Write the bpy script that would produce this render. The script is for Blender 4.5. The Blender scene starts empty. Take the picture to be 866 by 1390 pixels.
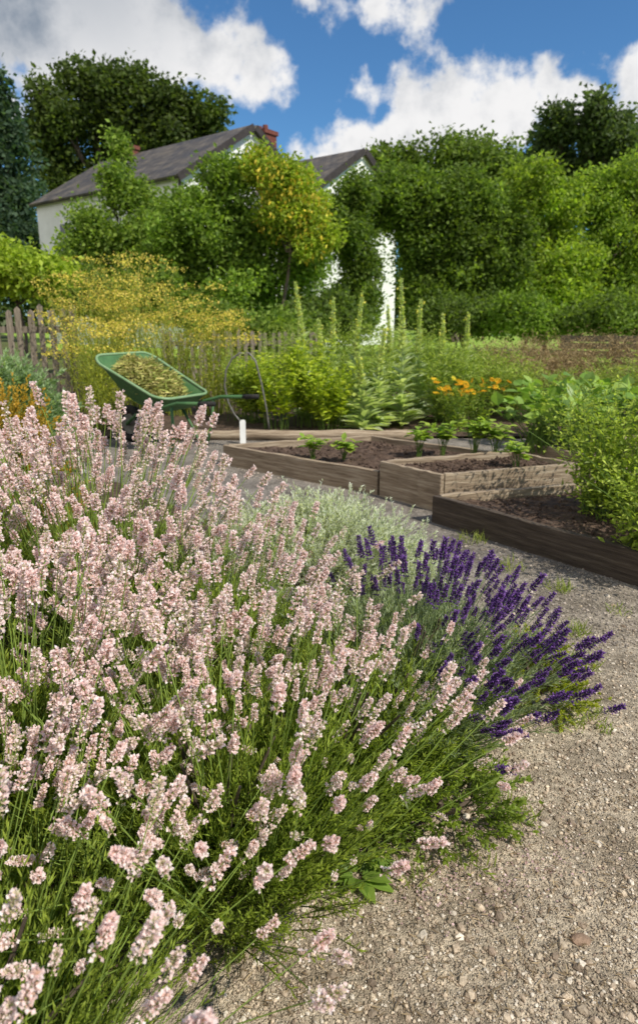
import bpy, math, numpy as np
from mathutils import Matrix, Vector
rng = np.random.default_rng(11)
SC = bpy.context.scene
COL = SC.collection
R = math.radians
# ------------------------------------------------------------------ camera maths (a survey of where things stand)
H = 1.2; PITCH = R(14.2); F = 867.0; CX, CY = 433.0, 650.0
cp, sp_ = math.cos(PITCH), math.sin(PITCH)
def ray(px, py):
    x = (px-CX)/F; u = -(py-CY)/F
    return np.array([x, cp+u*sp_, -sp_+u*cp])
def G(px, py, z=0.0):
    d = ray(px, py); t = (z-H)/d[2]
    return np.array([d[0]*t, d[1]*t, z])
def W(px, py, Y):
    d = ray(px, py); t = Y/d[1]
    return np.array([d[0]*t, Y, H+d[2]*t])
def proj(P):
    P = np.atleast_2d(P); d = P[:,1]*cp-(P[:,2]-H)*sp_; u = P[:,1]*sp_+(P[:,2]-H)*cp
    return CX+F*P[:,0]/d, CY-F*u/d, d
# ------------------------------------------------------------------ mesh building
def norm(v): return v/np.maximum(np.linalg.norm(v, axis=-1, keepdims=True), 1e-9)
def rdir(n): return norm(rng.normal(size=(n,3)))
def frames(d, ref=None):
    d = norm(np.asarray(d, float))
    if ref is None: ref = rdir(len(d))
    else: ref = np.broadcast_to(ref, d.shape)+rng.normal(size=d.shape)*0.02
    x = norm(np.cross(d, ref)); z = np.cross(x, d)
    return np.stack([x, d, z], axis=2)
def cmix(n, a, b, var=.15):
    t = rng.random((n,1)); c = np.array(a)*(1-t)+np.array(b)*t
    return np.clip(c*(1+var*rng.normal(size=(n,1))), .004, .95)
class MB:
    def __init__(s): s.V=[]; s.C=[]; s.F3=[]; s.F4=[]; s.n=0
    def raw(s, V, F3=None, F4=None, C=(.5,.5,.5)):
        V = np.asarray(V, float).reshape(-1,3); C = np.broadcast_to(np.asarray(C, float), V.shape)
        s.V.append(V); s.C.append(C)
        if F3 is not None and len(F3): s.F3.append(np.asarray(F3).reshape(-1,3)+s.n)
        if F4 is not None and len(F4): s.F4.append(np.asarray(F4).reshape(-1,4)+s.n)
        s.n += len(V)
    def inst(s, T, M, loc, sc, col=None):
        tv, F3, F4, tc = T; K = len(loc)
        sc = np.asarray(sc, float)
        if sc.ndim == 0: sc = np.full(K, float(sc))
        if sc.ndim == 1: sc = np.repeat(sc[:,None], 3, 1)
        L = tv[None]*sc[:,None,:]
        P = np.einsum('kij,kvj->kvi', M, L)+np.asarray(loc)[:,None,:]
        nv = len(tv); off = (np.arange(K)*nv)[:,None,None]
        c = np.broadcast_to(tc[None], (K,nv,3)) if tc is not None else np.ones((K,nv,3))
        if col is not None: c = c*col[:,None,:]
        s.V.append(P.reshape(-1,3)); s.C.append(c.reshape(-1,3))
        if F3 is not None and len(F3): s.F3.append((F3[None]+off).reshape(-1,3)+s.n)
        if F4 is not None and len(F4): s.F4.append((F4[None]+off).reshape(-1,4)+s.n)
        s.n += K*nv
    def mesh(s, name, mat, origin=(0,0,0), smooth=False):
        me = bpy.data.meshes.new(name)
        V = np.concatenate(s.V)-np.array(origin); C = np.concatenate(s.C)
        f3 = np.concatenate(s.F3) if s.F3 else np.zeros((0,3), int)
        f4 = np.concatenate(s.F4) if s.F4 else np.zeros((0,4), int)
        me.vertices.add(len(V)); me.vertices.foreach_set('co', V.astype(np.float32).ravel())
        loops = np.concatenate([f3.ravel(), f4.ravel()]).astype(np.int32)
        me.loops.add(len(loops)); me.loops.foreach_set('vertex_index', loops)
        st = np.concatenate([np.arange(len(f3))*3, len(f3)*3+np.arange(len(f4))*4]).astype(np.int32)
        me.polygons.add(len(st)); me.polygons.foreach_set('loop_start', st)
        me.polygons.foreach_set('use_smooth', np.full(len(st), smooth))
        me.update(calc_edges=True); me.validate()
        a = me.attributes.new('Col', 'FLOAT_COLOR', 'POINT')
        a.data.foreach_set('color', np.concatenate([C, np.ones((len(C),1))], 1).astype(np.float32).ravel())
        me.materials.append(mat)
        return me
    def build(s, name, mat, parent=None, smooth=False, stuff=False):
        o = bpy.data.objects.new(name, s.mesh(name, mat, parent.location if parent else (0,0,0), smooth)); COL.objects.link(o)
        if parent: o.parent = parent
        if stuff: o['kind'] = 'stuff'
        return o
def tag(o, label=None, cat=None, group=None, kind=None):
    if label: o['label'] = label
    if cat: o['category'] = cat
    if group: o['group'] = group
    if kind: o['kind'] = kind
    return o
def root(name, label, cat, loc, group=None):
    o = bpy.data.objects.new(name, None); COL.objects.link(o); o.location = tuple(float(q) for q in loc)
    o.empty_display_size = .1
    return tag(o, label, cat, group)
def tube(mb, pts, rad, sides=5, col=(.2,.15,.1), cap=True):
    pts = np.asarray(pts, float); n = len(pts); rad = np.broadcast_to(np.asarray(rad, float), (n,))
    tg = norm(np.gradient(pts, axis=0)); ref = np.array([0,0,1.]) if abs(tg[0][2]) < .9 else np.array([1.,0,0])
    a = norm(np.cross(tg, ref)); b = np.cross(tg, a)
    an = np.arange(sides)*2*math.pi/sides
    V = pts[:,None]+rad[:,None,None]*(np.cos(an)[None,:,None]*a[:,None]+np.sin(an)[None,:,None]*b[:,None])
    i = np.arange(n-1)[:,None]*sides; j = np.arange(sides)[None]; k = (j+1) % sides
    f = np.stack([i+j, i+k, i+sides+k, i+sides+j], -1).reshape(-1,4)
    V = V.reshape(-1,3); f3=[]
    if cap:
        V = np.concatenate([V, pts[:1], pts[-1:]]); m = n*sides
        for q in range(sides):
            f3.append((m, (q+1)%sides, q)); f3.append((m+1, (n-1)*sides+q, (n-1)*sides+(q+1)%sides))
    mb.raw(V, f3, f, col)
def boxm(mb, lo, hi, col=(.5,.5,.5), M=None):
    x0,y0,z0 = lo; x1,y1,z1 = hi
    V = np.array([(x0,y0,z0),(x1,y0,z0),(x1,y1,z0),(x0,y1,z0),(x0,y0,z1),(x1,y0,z1),(x1,y1,z1),(x0,y1,z1)], float)
    if M is not None: V = V@M[:3,:3].T+M[:3,3]
    mb.raw(V, None, [(0,3,2,1),(4,5,6,7),(0,1,5,4),(1,2,6,5),(2,3,7,6),(3,0,4,7)], col)
def T(v, f3=None, f4=None, c=None):
    return (np.array(v, float), np.array(f3) if f3 else None, np.array(f4) if f4 else None, None if c is None else np.array(c, float))
KITE = T([(0,0,0),(-.5,.45,.1),(0,1,0),(.5,.45,.1)], None, [(0,3,2,1)])
BLADE = T([(-.3,0,0),(.3,0,0),(.5,.5,.06),(0,1,-.05),(-.5,.5,.06)], [(4,2,3)], [(0,1,2,4)])
LEAF = T([(0,0,0),(0,.5,-.03),(0,1,-.14),(-.42,.28,.07),(-.4,.62,.02),(.42,.28,.07),(.4,.62,.02)],
         [(0,1,3),(3,1,4),(4,1,2),(0,5,1),(5,6,1),(1,6,2)])
def bud(rw=.2):
    v=[(0,0,0)]+[(rw*math.cos(a),.5,rw*math.sin(a)) for a in (0,2.09,4.19)]+[(0,1,0)]
    return T(v, [(0,2,1),(0,3,2),(0,1,3),(4,1,2),(4,2,3),(4,3,1)])
BUD = bud(.22)
ph=(1+5**.5)/2
ICO_V=norm(np.array([(-1,ph,0),(1,ph,0),(-1,-ph,0),(1,-ph,0),(0,-1,ph),(0,1,ph),(0,-1,-ph),(0,1,-ph),(ph,0,-1),(ph,0,1),(-ph,0,-1),(-ph,0,1)],float))
ICO_F=np.array([(0,11,5),(0,5,1),(0,1,7),(0,7,10),(0,10,11),(1,5,9),(5,11,4),(11,10,2),(10,7,6),(7,1,8),(3,9,4),(3,4,2),(3,2,6),(3,6,8),(3,8,9),(4,9,5),(2,4,11),(6,2,10),(8,6,7),(9,8,1)])
def rock(seed):
    r=np.random.default_rng(seed); return (ICO_V*(1+.35*(r.random((12,1))-.5))*np.array([1,.75,.55]), ICO_F, None, None)
ROCKS=[rock(i) for i in range(6)]
# ------------------------------------------------------------------ materials
def nm(name):
    m = bpy.data.materials.new(name); m.use_nodes = True; nt = m.node_tree; nt.nodes.clear()
    out = nt.nodes.new('ShaderNodeOutputMaterial'); return m, nt, out
def N(nt, t, **k):
    n = nt.nodes.new(t)
    for a, b in k.items(): setattr(n, a, b)
    return n
def mleaf(name, trans=.35, rough=.5, spec=.3, tt=(1.25,1.3,.5)):
    m, nt, out = nm(name); L = nt.links.new
    at = N(nt,'ShaderNodeAttribute', attribute_name='Col')
    pr = N(nt,'ShaderNodeBsdfPrincipled'); pr.inputs['Roughness'].default_value = rough; pr.inputs['Specular IOR Level'].default_value = spec
    tr = N(nt,'ShaderNodeBsdfTranslucent'); mx = N(nt,'ShaderNodeMixShader'); mx.inputs[0].default_value = trans
    mu = N(nt,'ShaderNodeVectorMath', operation='MULTIPLY'); mu.inputs[1].default_value = tt
    L(at.outputs['Color'], pr.inputs['Base Color']); L(at.outputs['Color'], mu.inputs[0]); L(mu.outputs[0], tr.inputs['Color'])
    L(pr.outputs[0], mx.inputs[1]); L(tr.outputs[0], mx.inputs[2]); L(mx.outputs[0], out.inputs[0]); return m
def mnoise(name, stops, scale=5, detail=8, rough=.85, bump=.3, bscale=None, stretch=(1,1,1), spec=.25, coord='Object', metal=0, bdist=.01, attr=False):
    m, nt, out = nm(name); L = nt.links.new
    tc = N(nt,'ShaderNodeTexCoord'); mp = N(nt,'ShaderNodeMapping'); mp.inputs['Scale'].default_value = stretch; L(tc.outputs[coord], mp.inputs[0])
    no = N(nt,'ShaderNodeTexNoise'); no.inputs['Scale'].default_value = scale; no.inputs['Detail'].default_value = detail; no.inputs['Roughness'].default_value = .65
    L(mp.outputs[0], no.inputs['Vector'])
    cr = N(nt,'ShaderNodeValToRGB'); e = cr.color_ramp.elements
    e[0].position, e[0].color = stops[0][0], (*stops[0][1],1); e[1].position, e[1].color = stops[-1][0], (*stops[-1][1],1)
    for p, c in stops[1:-1]: q = e.new(p); q.color = (*c,1)
    L(no.outputs['Fac'], cr.inputs[0])
    pr = N(nt,'ShaderNodeBsdfPrincipled'); pr.inputs['Roughness'].default_value = rough; pr.inputs['Specular IOR Level'].default_value = spec; pr.inputs['Metallic'].default_value = metal
    col = cr.outputs[0]
    if attr:
        at = N(nt,'ShaderNodeAttribute', attribute_name='Col'); mu = N(nt,'ShaderNodeVectorMath', operation='MULTIPLY'); L(col, mu.inputs[0]); L(at.outputs['Color'], mu.inputs[1]); col = mu.outputs[0]
    L(col, pr.inputs['Base Color'])
    n2 = N(nt,'ShaderNodeTexNoise'); n2.inputs['Scale'].default_value = bscale or scale*3; n2.inputs['Detail'].default_value = 10; L(mp.outputs[0], n2.inputs['Vector'])
    bp = N(nt,'ShaderNodeBump'); bp.inputs['Strength'].default_value = bump; bp.inputs['Distance'].default_value = bdist; L(n2.outputs['Fac'], bp.inputs['Height']); L(bp.outputs[0], pr.inputs['Normal'])
    L(pr.outputs[0], out.inputs[0]); return m
def mgravel():
    m, nt, out = nm('gravel'); L = nt.links.new
    tc = N(nt,'ShaderNodeTexCoord')
    n1 = N(nt,'ShaderNodeTexNoise'); n1.inputs['Scale'].default_value = 4.5; n1.inputs['Detail'].default_value = 8; n1.inputs['Roughness'].default_value=.65; L(tc.outputs['Object'], n1.inputs['Vector'])
    v = N(nt,'ShaderNodeTexVoronoi'); v.inputs['Scale'].default_value = 120; L(tc.outputs['Object'], v.inputs['Vector'])
    v2 = N(nt,'ShaderNodeTexVoronoi'); v2.inputs['Scale'].default_value = 300; L(tc.outputs['Object'], v2.inputs['Vector'])
    n3 = N(nt,'ShaderNodeTexNoise'); n3.inputs['Scale'].default_value = 60; n3.inputs['Detail'].default_value = 10; n3.inputs['Roughness'].default_value=.75; L(tc.outputs['Object'], n3.inputs['Vector'])
    c1 = N(nt,'ShaderNodeValToRGB'); e=c1.color_ramp.elements; e[0].position=.36; e[0].color=(.28,.225,.16,1); e[1].position=.62; e[1].color=(.56,.47,.35,1); L(n1.outputs['Fac'], c1.inputs[0])
    sx = N(nt,'ShaderNodeSeparateXYZ'); L(tc.outputs['Object'], sx.inputs[0])
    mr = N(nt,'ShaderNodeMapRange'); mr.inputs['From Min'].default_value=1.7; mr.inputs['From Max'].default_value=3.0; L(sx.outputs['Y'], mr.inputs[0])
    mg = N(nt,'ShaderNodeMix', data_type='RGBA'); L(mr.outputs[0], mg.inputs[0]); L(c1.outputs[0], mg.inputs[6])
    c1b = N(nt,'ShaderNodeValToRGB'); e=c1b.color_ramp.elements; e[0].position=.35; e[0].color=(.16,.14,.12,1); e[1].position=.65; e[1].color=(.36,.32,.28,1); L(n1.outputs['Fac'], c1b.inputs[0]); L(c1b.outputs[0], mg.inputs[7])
    c2 = N(nt,'ShaderNodeValToRGB'); e=c2.color_ramp.elements; e[0].position=.3; e[0].color=(.5,.49,.47,1); e[1].position=.72; e[1].color=(1.35,1.35,1.35,1); L(n3.outputs['Fac'], c2.inputs[0])
    m1 = N(nt,'ShaderNodeMix', data_type='RGBA', blend_type='MULTIPLY'); m1.inputs[0].default_value=1; L(mg.outputs[2], m1.inputs[6]); L(c2.outputs[0], m1.inputs[7])
    hs = N(nt,'ShaderNodeSeparateColor'); L(v.outputs['Color'], hs.inputs[0])
    c3 = N(nt,'ShaderNodeMapRange'); c3.inputs['To Min'].default_value=.68; c3.inputs['To Max'].default_value=1.25; L(hs.outputs[0], c3.inputs[0])
    m2 = N(nt,'ShaderNodeVectorMath', operation='SCALE'); L(m1.outputs[2], m2.inputs[0]); L(c3.outputs[0], m2.inputs['Scale'])
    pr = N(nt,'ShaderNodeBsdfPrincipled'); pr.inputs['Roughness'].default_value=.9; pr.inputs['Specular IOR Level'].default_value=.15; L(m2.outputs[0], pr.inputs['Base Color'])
    ad = N(nt,'ShaderNodeMath', operation='ADD'); L(v.outputs['Distance'], ad.inputs[0]); L(n3.outputs['Fac'], ad.inputs[1])
    a2 = N(nt,'ShaderNodeMath', operation='ADD'); L(ad.outputs[0], a2.inputs[0]); L(v2.outputs['Distance'], a2.inputs[1])
    bp = N(nt,'ShaderNodeBump'); bp.inputs['Strength'].default_value=.8; bp.inputs['Distance'].default_value=.005; bp.invert=True; L(a2.outputs[0], bp.inputs['Height'])
    b2 = N(nt,'ShaderNodeBump'); b2.inputs['Strength'].default_value=.7; b2.inputs['Distance'].default_value=.03; L(n1.outputs['Fac'], b2.inputs['Height']); L(bp.outputs[0], b2.inputs['Normal']); L(b2.outputs[0], pr.inputs['Normal'])
    L(pr.outputs[0], out.inputs[0]); return m
def mslate():
    m, nt, out = nm('slate'); L = nt.links.new
    tc = N(nt,'ShaderNodeTexCoord'); br = N(nt,'ShaderNodeTexBrick'); br.inputs['Scale'].default_value=1
    br.inputs['Color1'].default_value=(.065,.06,.06,1); br.inputs['Color2'].default_value=(.12,.11,.105,1); br.inputs['Mortar'].default_value=(.03,.03,.03,1)
    br.inputs['Brick Width'].default_value=.3; br.inputs['Row Height'].default_value=.22; br.inputs['Mortar Size'].default_value=.015
    L(tc.outputs['Object'], br.inputs['Vector'])
    no = N(nt,'ShaderNodeTexNoise'); no.inputs['Scale'].default_value=1.3; no.inputs['Detail'].default_value=8; L(tc.outputs['Object'], no.inputs['Vector'])
    cr = N(nt,'ShaderNodeValToRGB'); e=cr.color_ramp.elements; e[0].position=.3; e[0].color=(.6,.6,.62,1); e[1].position=.75; e[1].color=(1.8,1.6,1.2,1); L(no.outputs['Fac'], cr.inputs[0])
    mu = N(nt,'ShaderNodeVectorMath', operation='MULTIPLY'); L(br.outputs[0], mu.inputs[0]); L(cr.outputs[0], mu.inputs[1])
    pr = N(nt,'ShaderNodeBsdfPrincipled'); pr.inputs['Roughness'].default_value=.6; L(mu.outputs[0], pr.inputs['Base Color'])
    bp = N(nt,'ShaderNodeBump'); bp.inputs['Strength'].default_value=.5; bp.inputs['Distance'].default_value=.02; L(br.outputs['Fac'], bp.inputs['Height']); bp.invert=True; L(bp.outputs[0], pr.inputs['Normal'])
    L(pr.outputs[0], out.inputs[0]); return m
M_LEAF = mleaf('leaf',.5); M_PETAL = mleaf('petal', .38, .6, .15, (1.08,1,.96)); M_FAR = mleaf('tree_leaf', .52, .55, .25, (1.35,1.4,.6))
M_DRY = mleaf('dry_plant', .25, .7, .1, (1.1,1,.8)); M_GLOSS = mleaf('broad_leaf', .42, .4, .35)
M_BARK = mnoise('bark', [(.3,(.05,.035,.025)),(.7,(.17,.13,.1))], 9, stretch=(1,1,.25), bump=.8)
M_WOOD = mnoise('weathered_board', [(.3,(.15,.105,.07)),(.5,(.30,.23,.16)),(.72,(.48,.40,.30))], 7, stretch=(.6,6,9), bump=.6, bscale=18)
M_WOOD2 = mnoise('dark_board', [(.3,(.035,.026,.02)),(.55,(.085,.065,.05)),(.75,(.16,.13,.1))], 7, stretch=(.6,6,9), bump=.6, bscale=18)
M_GREYWOOD = mnoise('grey_fence_wood', [(.3,(.10,.08,.06)),(.7,(.32,.27,.21))], 8, stretch=(6,6,.7), bump=.6)
M_SOIL = mnoise('soil', [(.3,(.035,.022,.015)),(.55,(.095,.062,.045)),(.75,(.19,.135,.095))], 22, bump=1, bscale=40, bdist=.02)
M_GROUND = mnoise('rough_ground', [(.35,(.07,.06,.03)),(.5,(.09,.11,.03)),(.7,(.13,.17,.04))], 1.2, bump=.8, bscale=30, bdist=.03)
M_LAWN = mnoise('lawn', [(.3,(.20,.32,.035)),(.7,(.32,.45,.07))], 1.5, bump=.8, bscale=60, bdist=.02)
M_GRAVEL = mgravel()
M_STONE = mnoise('stone', [(.3,(.6,.58,.55)),(.7,(1.2,1.15,1.1))], 60, bump=.4, attr=True)
M_WHITE = mnoise('white_render', [(.25,(.66,.66,.64)),(.6,(.82,.82,.80))], 1.2, bump=.15, bscale=30)
M_SLATE = mslate()
M_BRICK = mnoise('red_brick', [(.3,(.11,.035,.028)),(.7,(.20,.07,.05))], 6, bump=.5)
M_DARKTRIM = mnoise('dark_trim', [(.3,(.03,.025,.025)),(.7,(.06,.05,.05))], 6)
M_GLASS = mnoise('window_glass', [(.3,(.02,.03,.04)),(.7,(.06,.07,.09))], 2, rough=.1, spec=.6, bump=0)
M_GREEN = mnoise('green_enamel', [(.3,(.045,.11,.04)),(.55,(.065,.155,.055)),(.8,(.14,.19,.09))], 7, rough=.55, spec=.3, bump=.1)
M_GREENL = mnoise('green_rim', [(.3,(.14,.25,.11)),(.7,(.25,.36,.20))], 9, rough=.5, spec=.35, bump=.05)
M_RUBBER = mnoise('rubber', [(.3,(.012,.012,.012)),(.7,(.035,.032,.03))], 20, rough=.8)
M_METAL = mnoise('dull_metal', [(.3,(.12,.11,.10)),(.7,(.26,.25,.23))], 20, rough=.5, metal=.5)
M_TAG = mnoise('white_plastic', [(.3,(.68,.68,.66)),(.7,(.8,.8,.78))], 8, rough=.5, bump=.05)

# ------------------------------------------------------------------ world, sun, camera
S = Vector((.54,-.40,.76)).normalized()
world = bpy.data.worlds.new('World'); SC.world = world; world.use_nodes = True
nt = world.node_tree; nt.nodes.clear(); L = nt.links.new
out = N(nt,'ShaderNodeOutputWorld'); bg = N(nt,'ShaderNodeBackground'); bg.inputs['Strength'].default_value = .15; L(bg.outputs[0], out.inputs[0])
sky = N(nt,'ShaderNodeTexSky', sky_type='NISHITA'); sky.sun_disc = False; sky.sun_elevation = math.asin(S.z); sky.sun_rotation = math.atan2(S.x, S.y)
sky.air_density = 1.0; sky.dust_density = .4; sky.ozone_density = 2.5
tint = N(nt,'ShaderNodeVectorMath', operation='MULTIPLY'); tint.inputs[1].default_value = (.40,.66,.84); L(sky.outputs[0], tint.inputs[0])
tc = N(nt,'ShaderNodeTexCoord')
w1 = N(nt,'ShaderNodeTexNoise'); w1.inputs['Scale'].default_value=5; w1.inputs['Detail'].default_value=5; L(tc.outputs['Generated'], w1.inputs['Vector'])
s1 = N(nt,'ShaderNodeVectorMath', operation='SUBTRACT'); s1.inputs[1].default_value=(.5,.5,.5); L(w1.outputs['Color'], s1.inputs[0])
s2 = N(nt,'ShaderNodeVectorMath', operation='SCALE'); s2.inputs['Scale'].default_value=.09; L(s1.outputs[0], s2.inputs[0])
wd = N(nt,'ShaderNodeVectorMath', operation='ADD'); L(tc.outputs['Generated'], wd.inputs[0]); L(s2.outputs[0], wd.inputs[1])
def lobes_field(lobes, vec, dirs=()):
    cur = None; items=[]
    for (px,py,r) in lobes:
        d = ray(px,py); ln = np.linalg.norm(d); items.append((d/ln, r/F/ln))
    for d, rr in dirs: items.append((norm(np.array(d, float)), rr))
    for d, rr in items:
        di = N(nt,'ShaderNodeVectorMath', operation='DISTANCE'); L(vec, di.inputs[0]); di.inputs[1].default_value = tuple(d)
        ma = N(nt,'ShaderNodeMath', operation='MULTIPLY_ADD'); L(di.outputs['Value'], ma.inputs[0]); ma.inputs[1].default_value=-14; ma.inputs[2].default_value=14*rr
        if cur is None: cur = ma.outputs[0]
        else:
            mx = N(nt,'ShaderNodeMath', operation='SMOOTH_MAX'); mx.inputs[2].default_value=.3; L(cur, mx.inputs[0]); L(ma.outputs[0], mx.inputs[1]); cur = mx.outputs[0]
    return cur
clouds = [(-20,10,110),(70,30,90),(170,20,85),(240,60,60),(300,85,58),(345,95,38),(50,110,55),(130,90,60),(0,150,45),(290,125,34),(330,50,30),
          (470,2,30),(530,4,34),(590,-6,30),(430,-12,18),
          (495,118,34),(550,130,46),(600,150,60),(660,165,54),(545,175,54),(490,195,46),(440,212,34),(395,215,26),(700,185,44),(620,195,50),(735,118,18),(700,145,26),(750,160,34),
          (870,110,54),(828,102,34),(860,170,60),(800,145,32),(503,85,9)]
far = [(-500,0,160),(-800,150,140),(1350,40,170),(1500,160,150),(-300,150,80),(1100,120,80)]
# unseen cloud banks added overhead and behind the viewer as white fill for shadows
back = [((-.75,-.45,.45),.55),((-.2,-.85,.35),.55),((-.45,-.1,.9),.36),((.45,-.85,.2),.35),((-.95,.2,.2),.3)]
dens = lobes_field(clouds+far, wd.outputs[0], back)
n1 = N(nt,'ShaderNodeTexNoise'); n1.inputs['Scale'].default_value=13; n1.inputs['Detail'].default_value=10; n1.inputs['Roughness'].default_value=.58; L(tc.outputs['Generated'], n1.inputs['Vector'])
ma = N(nt,'ShaderNodeMath', operation='MULTIPLY_ADD'); L(n1.outputs['Fac'], ma.inputs[0]); ma.inputs[1].default_value=2.2; ma.inputs[2].default_value=-1.1
ad = N(nt,'ShaderNodeMath', operation='ADD'); L(ma.outputs[0], ad.inputs[0]); L(dens, ad.inputs[1])
mr = N(nt,'ShaderNodeMapRange', interpolation_type='SMOOTHSTEP'); mr.inputs['From Min'].default_value=-.10; mr.inputs['From Max'].default_value=.30; L(ad.outputs[0], mr.inputs[0])
n2 = N(nt,'ShaderNodeTexNoise'); n2.inputs['Scale'].default_value=8; n2.inputs['Detail'].default_value=8; n2.inputs['Roughness'].default_value=.6
of = N(nt,'ShaderNodeVectorMath', operation='ADD'); of.inputs[1].default_value=(.35,.1,.22); L(tc.outputs['Generated'], of.inputs[0]); L(of.outputs[0], n2.inputs['Vector'])
gr = lobes_field([(-20,-20,160),(110,-20,120),(200,10,60)], wd.outputs[0])
gg = N(nt,'ShaderNodeMapRange', interpolation_type='SMOOTHSTEP'); gg.inputs['From Min'].default_value=-.8; gg.inputs['From Max'].default_value=1.8; gg.inputs['To Max'].default_value=.62; L(gr, gg.inputs[0])
g2 = N(nt,'ShaderNodeMapRange', interpolation_type='SMOOTHSTEP'); g2.inputs['From Min'].default_value=.44; g2.inputs['From Max'].default_value=.70; g2.inputs['To Max'].default_value=.5; L(n2.outputs['Fac'], g2.inputs[0])
ga = N(nt,'ShaderNodeMath', operation='ADD', use_clamp=True); L(gg.outputs[0], ga.inputs[0]); L(g2.outputs[0], ga.inputs[1])
cc = N(nt,'ShaderNodeMix', data_type='RGBA'); cc.inputs[6].default_value=(6.1,6.05,6.05,1); cc.inputs[7].default_value=(1.6,1.95,2.45,1); L(ga.outputs[0], cc.inputs[0])
mxs = N(nt,'ShaderNodeMix', data_type='RGBA'); L(mr.outputs[0], mxs.inputs[0]); L(tint.outputs[0], mxs.inputs[6]); L(cc.outputs[2], mxs.inputs[7]); L(mxs.outputs[2], bg.inputs['Color'])
sun = bpy.data.lights.new('sun','SUN'); sun.energy = 5.0; sun.angle = R(.53); sun.color = (1,.94,.82)
so = bpy.data.objects.new('sun', sun); COL.objects.link(so); so.rotation_euler = S.to_track_quat('Z','Y').to_euler(); so.location=(8,-2,12)
cam = bpy.data.cameras.new('camera'); co = bpy.data.objects.new('camera', cam); COL.objects.link(co); SC.camera = co
co.location = (0,0,H); co.rotation_euler = (math.pi/2-PITCH,0,0)
cam.sensor_fit='VERTICAL'; cam.sensor_height=36; cam.lens=36*F/1390; cam.shift_y=-(695-650)/1390; cam.clip_end=2000; cam.clip_start=.02
cam.dof.use_dof=True; cam.dof.focus_distance=1.45; cam.dof.aperture_fstop=5.0
SC.view_settings.view_transform='Standard'; SC.view_settings.look='None'; SC.view_settings.exposure=0

# ------------------------------------------------------------------ setting: ground sheets
def sheet(name, poly, z, mat):
    me=bpy.data.meshes.new(name); me.from_pydata([(x,y,z) for x,y in poly],[],[tuple(range(len(poly)))]); me.materials.append(mat)
    o=bpy.data.objects.new(name,me); COL.objects.link(o); o['kind']='structure'; return o
sheet('ground',[(-500,-300),(500,-300),(500,700),(-500,700)],0,M_GROUND)
sheet('gravel_path',[(-5,-3),(9,-3),(9,6.4),(-2.6,6.4),(-3.2,5)],.004,M_GRAVEL)
sheet('lawn',[(-3,12.5),(25,12),(40,60),(-30,60)],.008,M_LAWN)
sheet('border_soil',[(-7,6.36),(8,6.42),(9,11.5),(-7,11.5)],.03,M_SOIL)
sheet('lavender_bed_soil',[(-3,-.5),(-.55,.2),(-.45,.75),(-.3,1.0),(-.12,1.16),(.08,1.36),(.18,1.55),(.22,1.9),(.2,2.5),(.0,3.1),(-.6,3.6),(-1.5,4.6),(-3.1,4.9)],.012,M_SOIL)
mb=MB()
def pebbles(n, px0,px1,py0,py1, s0,s1, palette):
    x=rng.uniform(px0,px1,n); y=rng.uniform(py0,py1,n)
    P=np.array([G(a,b,.006) for a,b in zip(x,y)])
    for k in range(6):
        q=P[k::6]; m=len(q); s=s0+(s1-s0)*rng.random(m)**3
        an=rng.uniform(0,6.28,m); ca,sa=np.cos(an),np.sin(an)
        M=np.zeros((m,3,3)); M[:,0,0]=ca; M[:,0,1]=-sa; M[:,1,0]=sa; M[:,1,1]=ca; M[:,2,2]=1
        mb.inst(ROCKS[k],M,q,s,palette(m))
pal=lambda m: np.where(rng.random((m,1))<.22, cmix(m,(.62,.56,.47),(.72,.66,.57),.1), cmix(m,(.26,.20,.15),(.58,.49,.37),.2))
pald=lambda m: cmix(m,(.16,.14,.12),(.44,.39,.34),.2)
pebbles(9000,300,900,1090,1420,.0013,.0050,pal)
pebbles(5000,560,900,850,1100,.002,.0065,pal)
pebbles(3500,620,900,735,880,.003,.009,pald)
pebbles(300,330,900,1120,1400,.005,.013,pal)
pebbles(160,600,900,800,1120,.006,.014,pal)
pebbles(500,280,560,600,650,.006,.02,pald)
tag(mb.build('loose_gravel',M_STONE),'pale loose gravel stones scattered over the path','gravel',kind='stuff')
for i,(px,py,s,lab) in enumerate([(788,1276,.021,'flat brown stone lying loose on the path at the lower right'),(398,1205,.011,'small pale stone at the edge of the lavender bed beside the old board')]):
    mb=MB(); p=G(px,py,.006)
    mid={}; V=list(ICO_V); Fs=[]
    def md(a,b):
        k=(min(a,b),max(a,b))
        if k not in mid: mid[k]=len(V); V.append(norm((V[a]+V[b])/2))
        return mid[k]
    for a,b,c in ICO_F:
        x,y,z=md(a,b),md(b,c),md(c,a); Fs+=[(a,x,z),(b,y,x),(c,z,y),(x,y,z)]
    V=np.array(V)*(1+.22*(rng.random((len(V),1))-.5))*np.array([1,.62,.42])*s
    mb.raw(V+p,Fs,None,(.30,.21,.15) if i==0 else (.5,.45,.4)); tag(mb.build('stone',M_STONE),lab,'stone')

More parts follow.
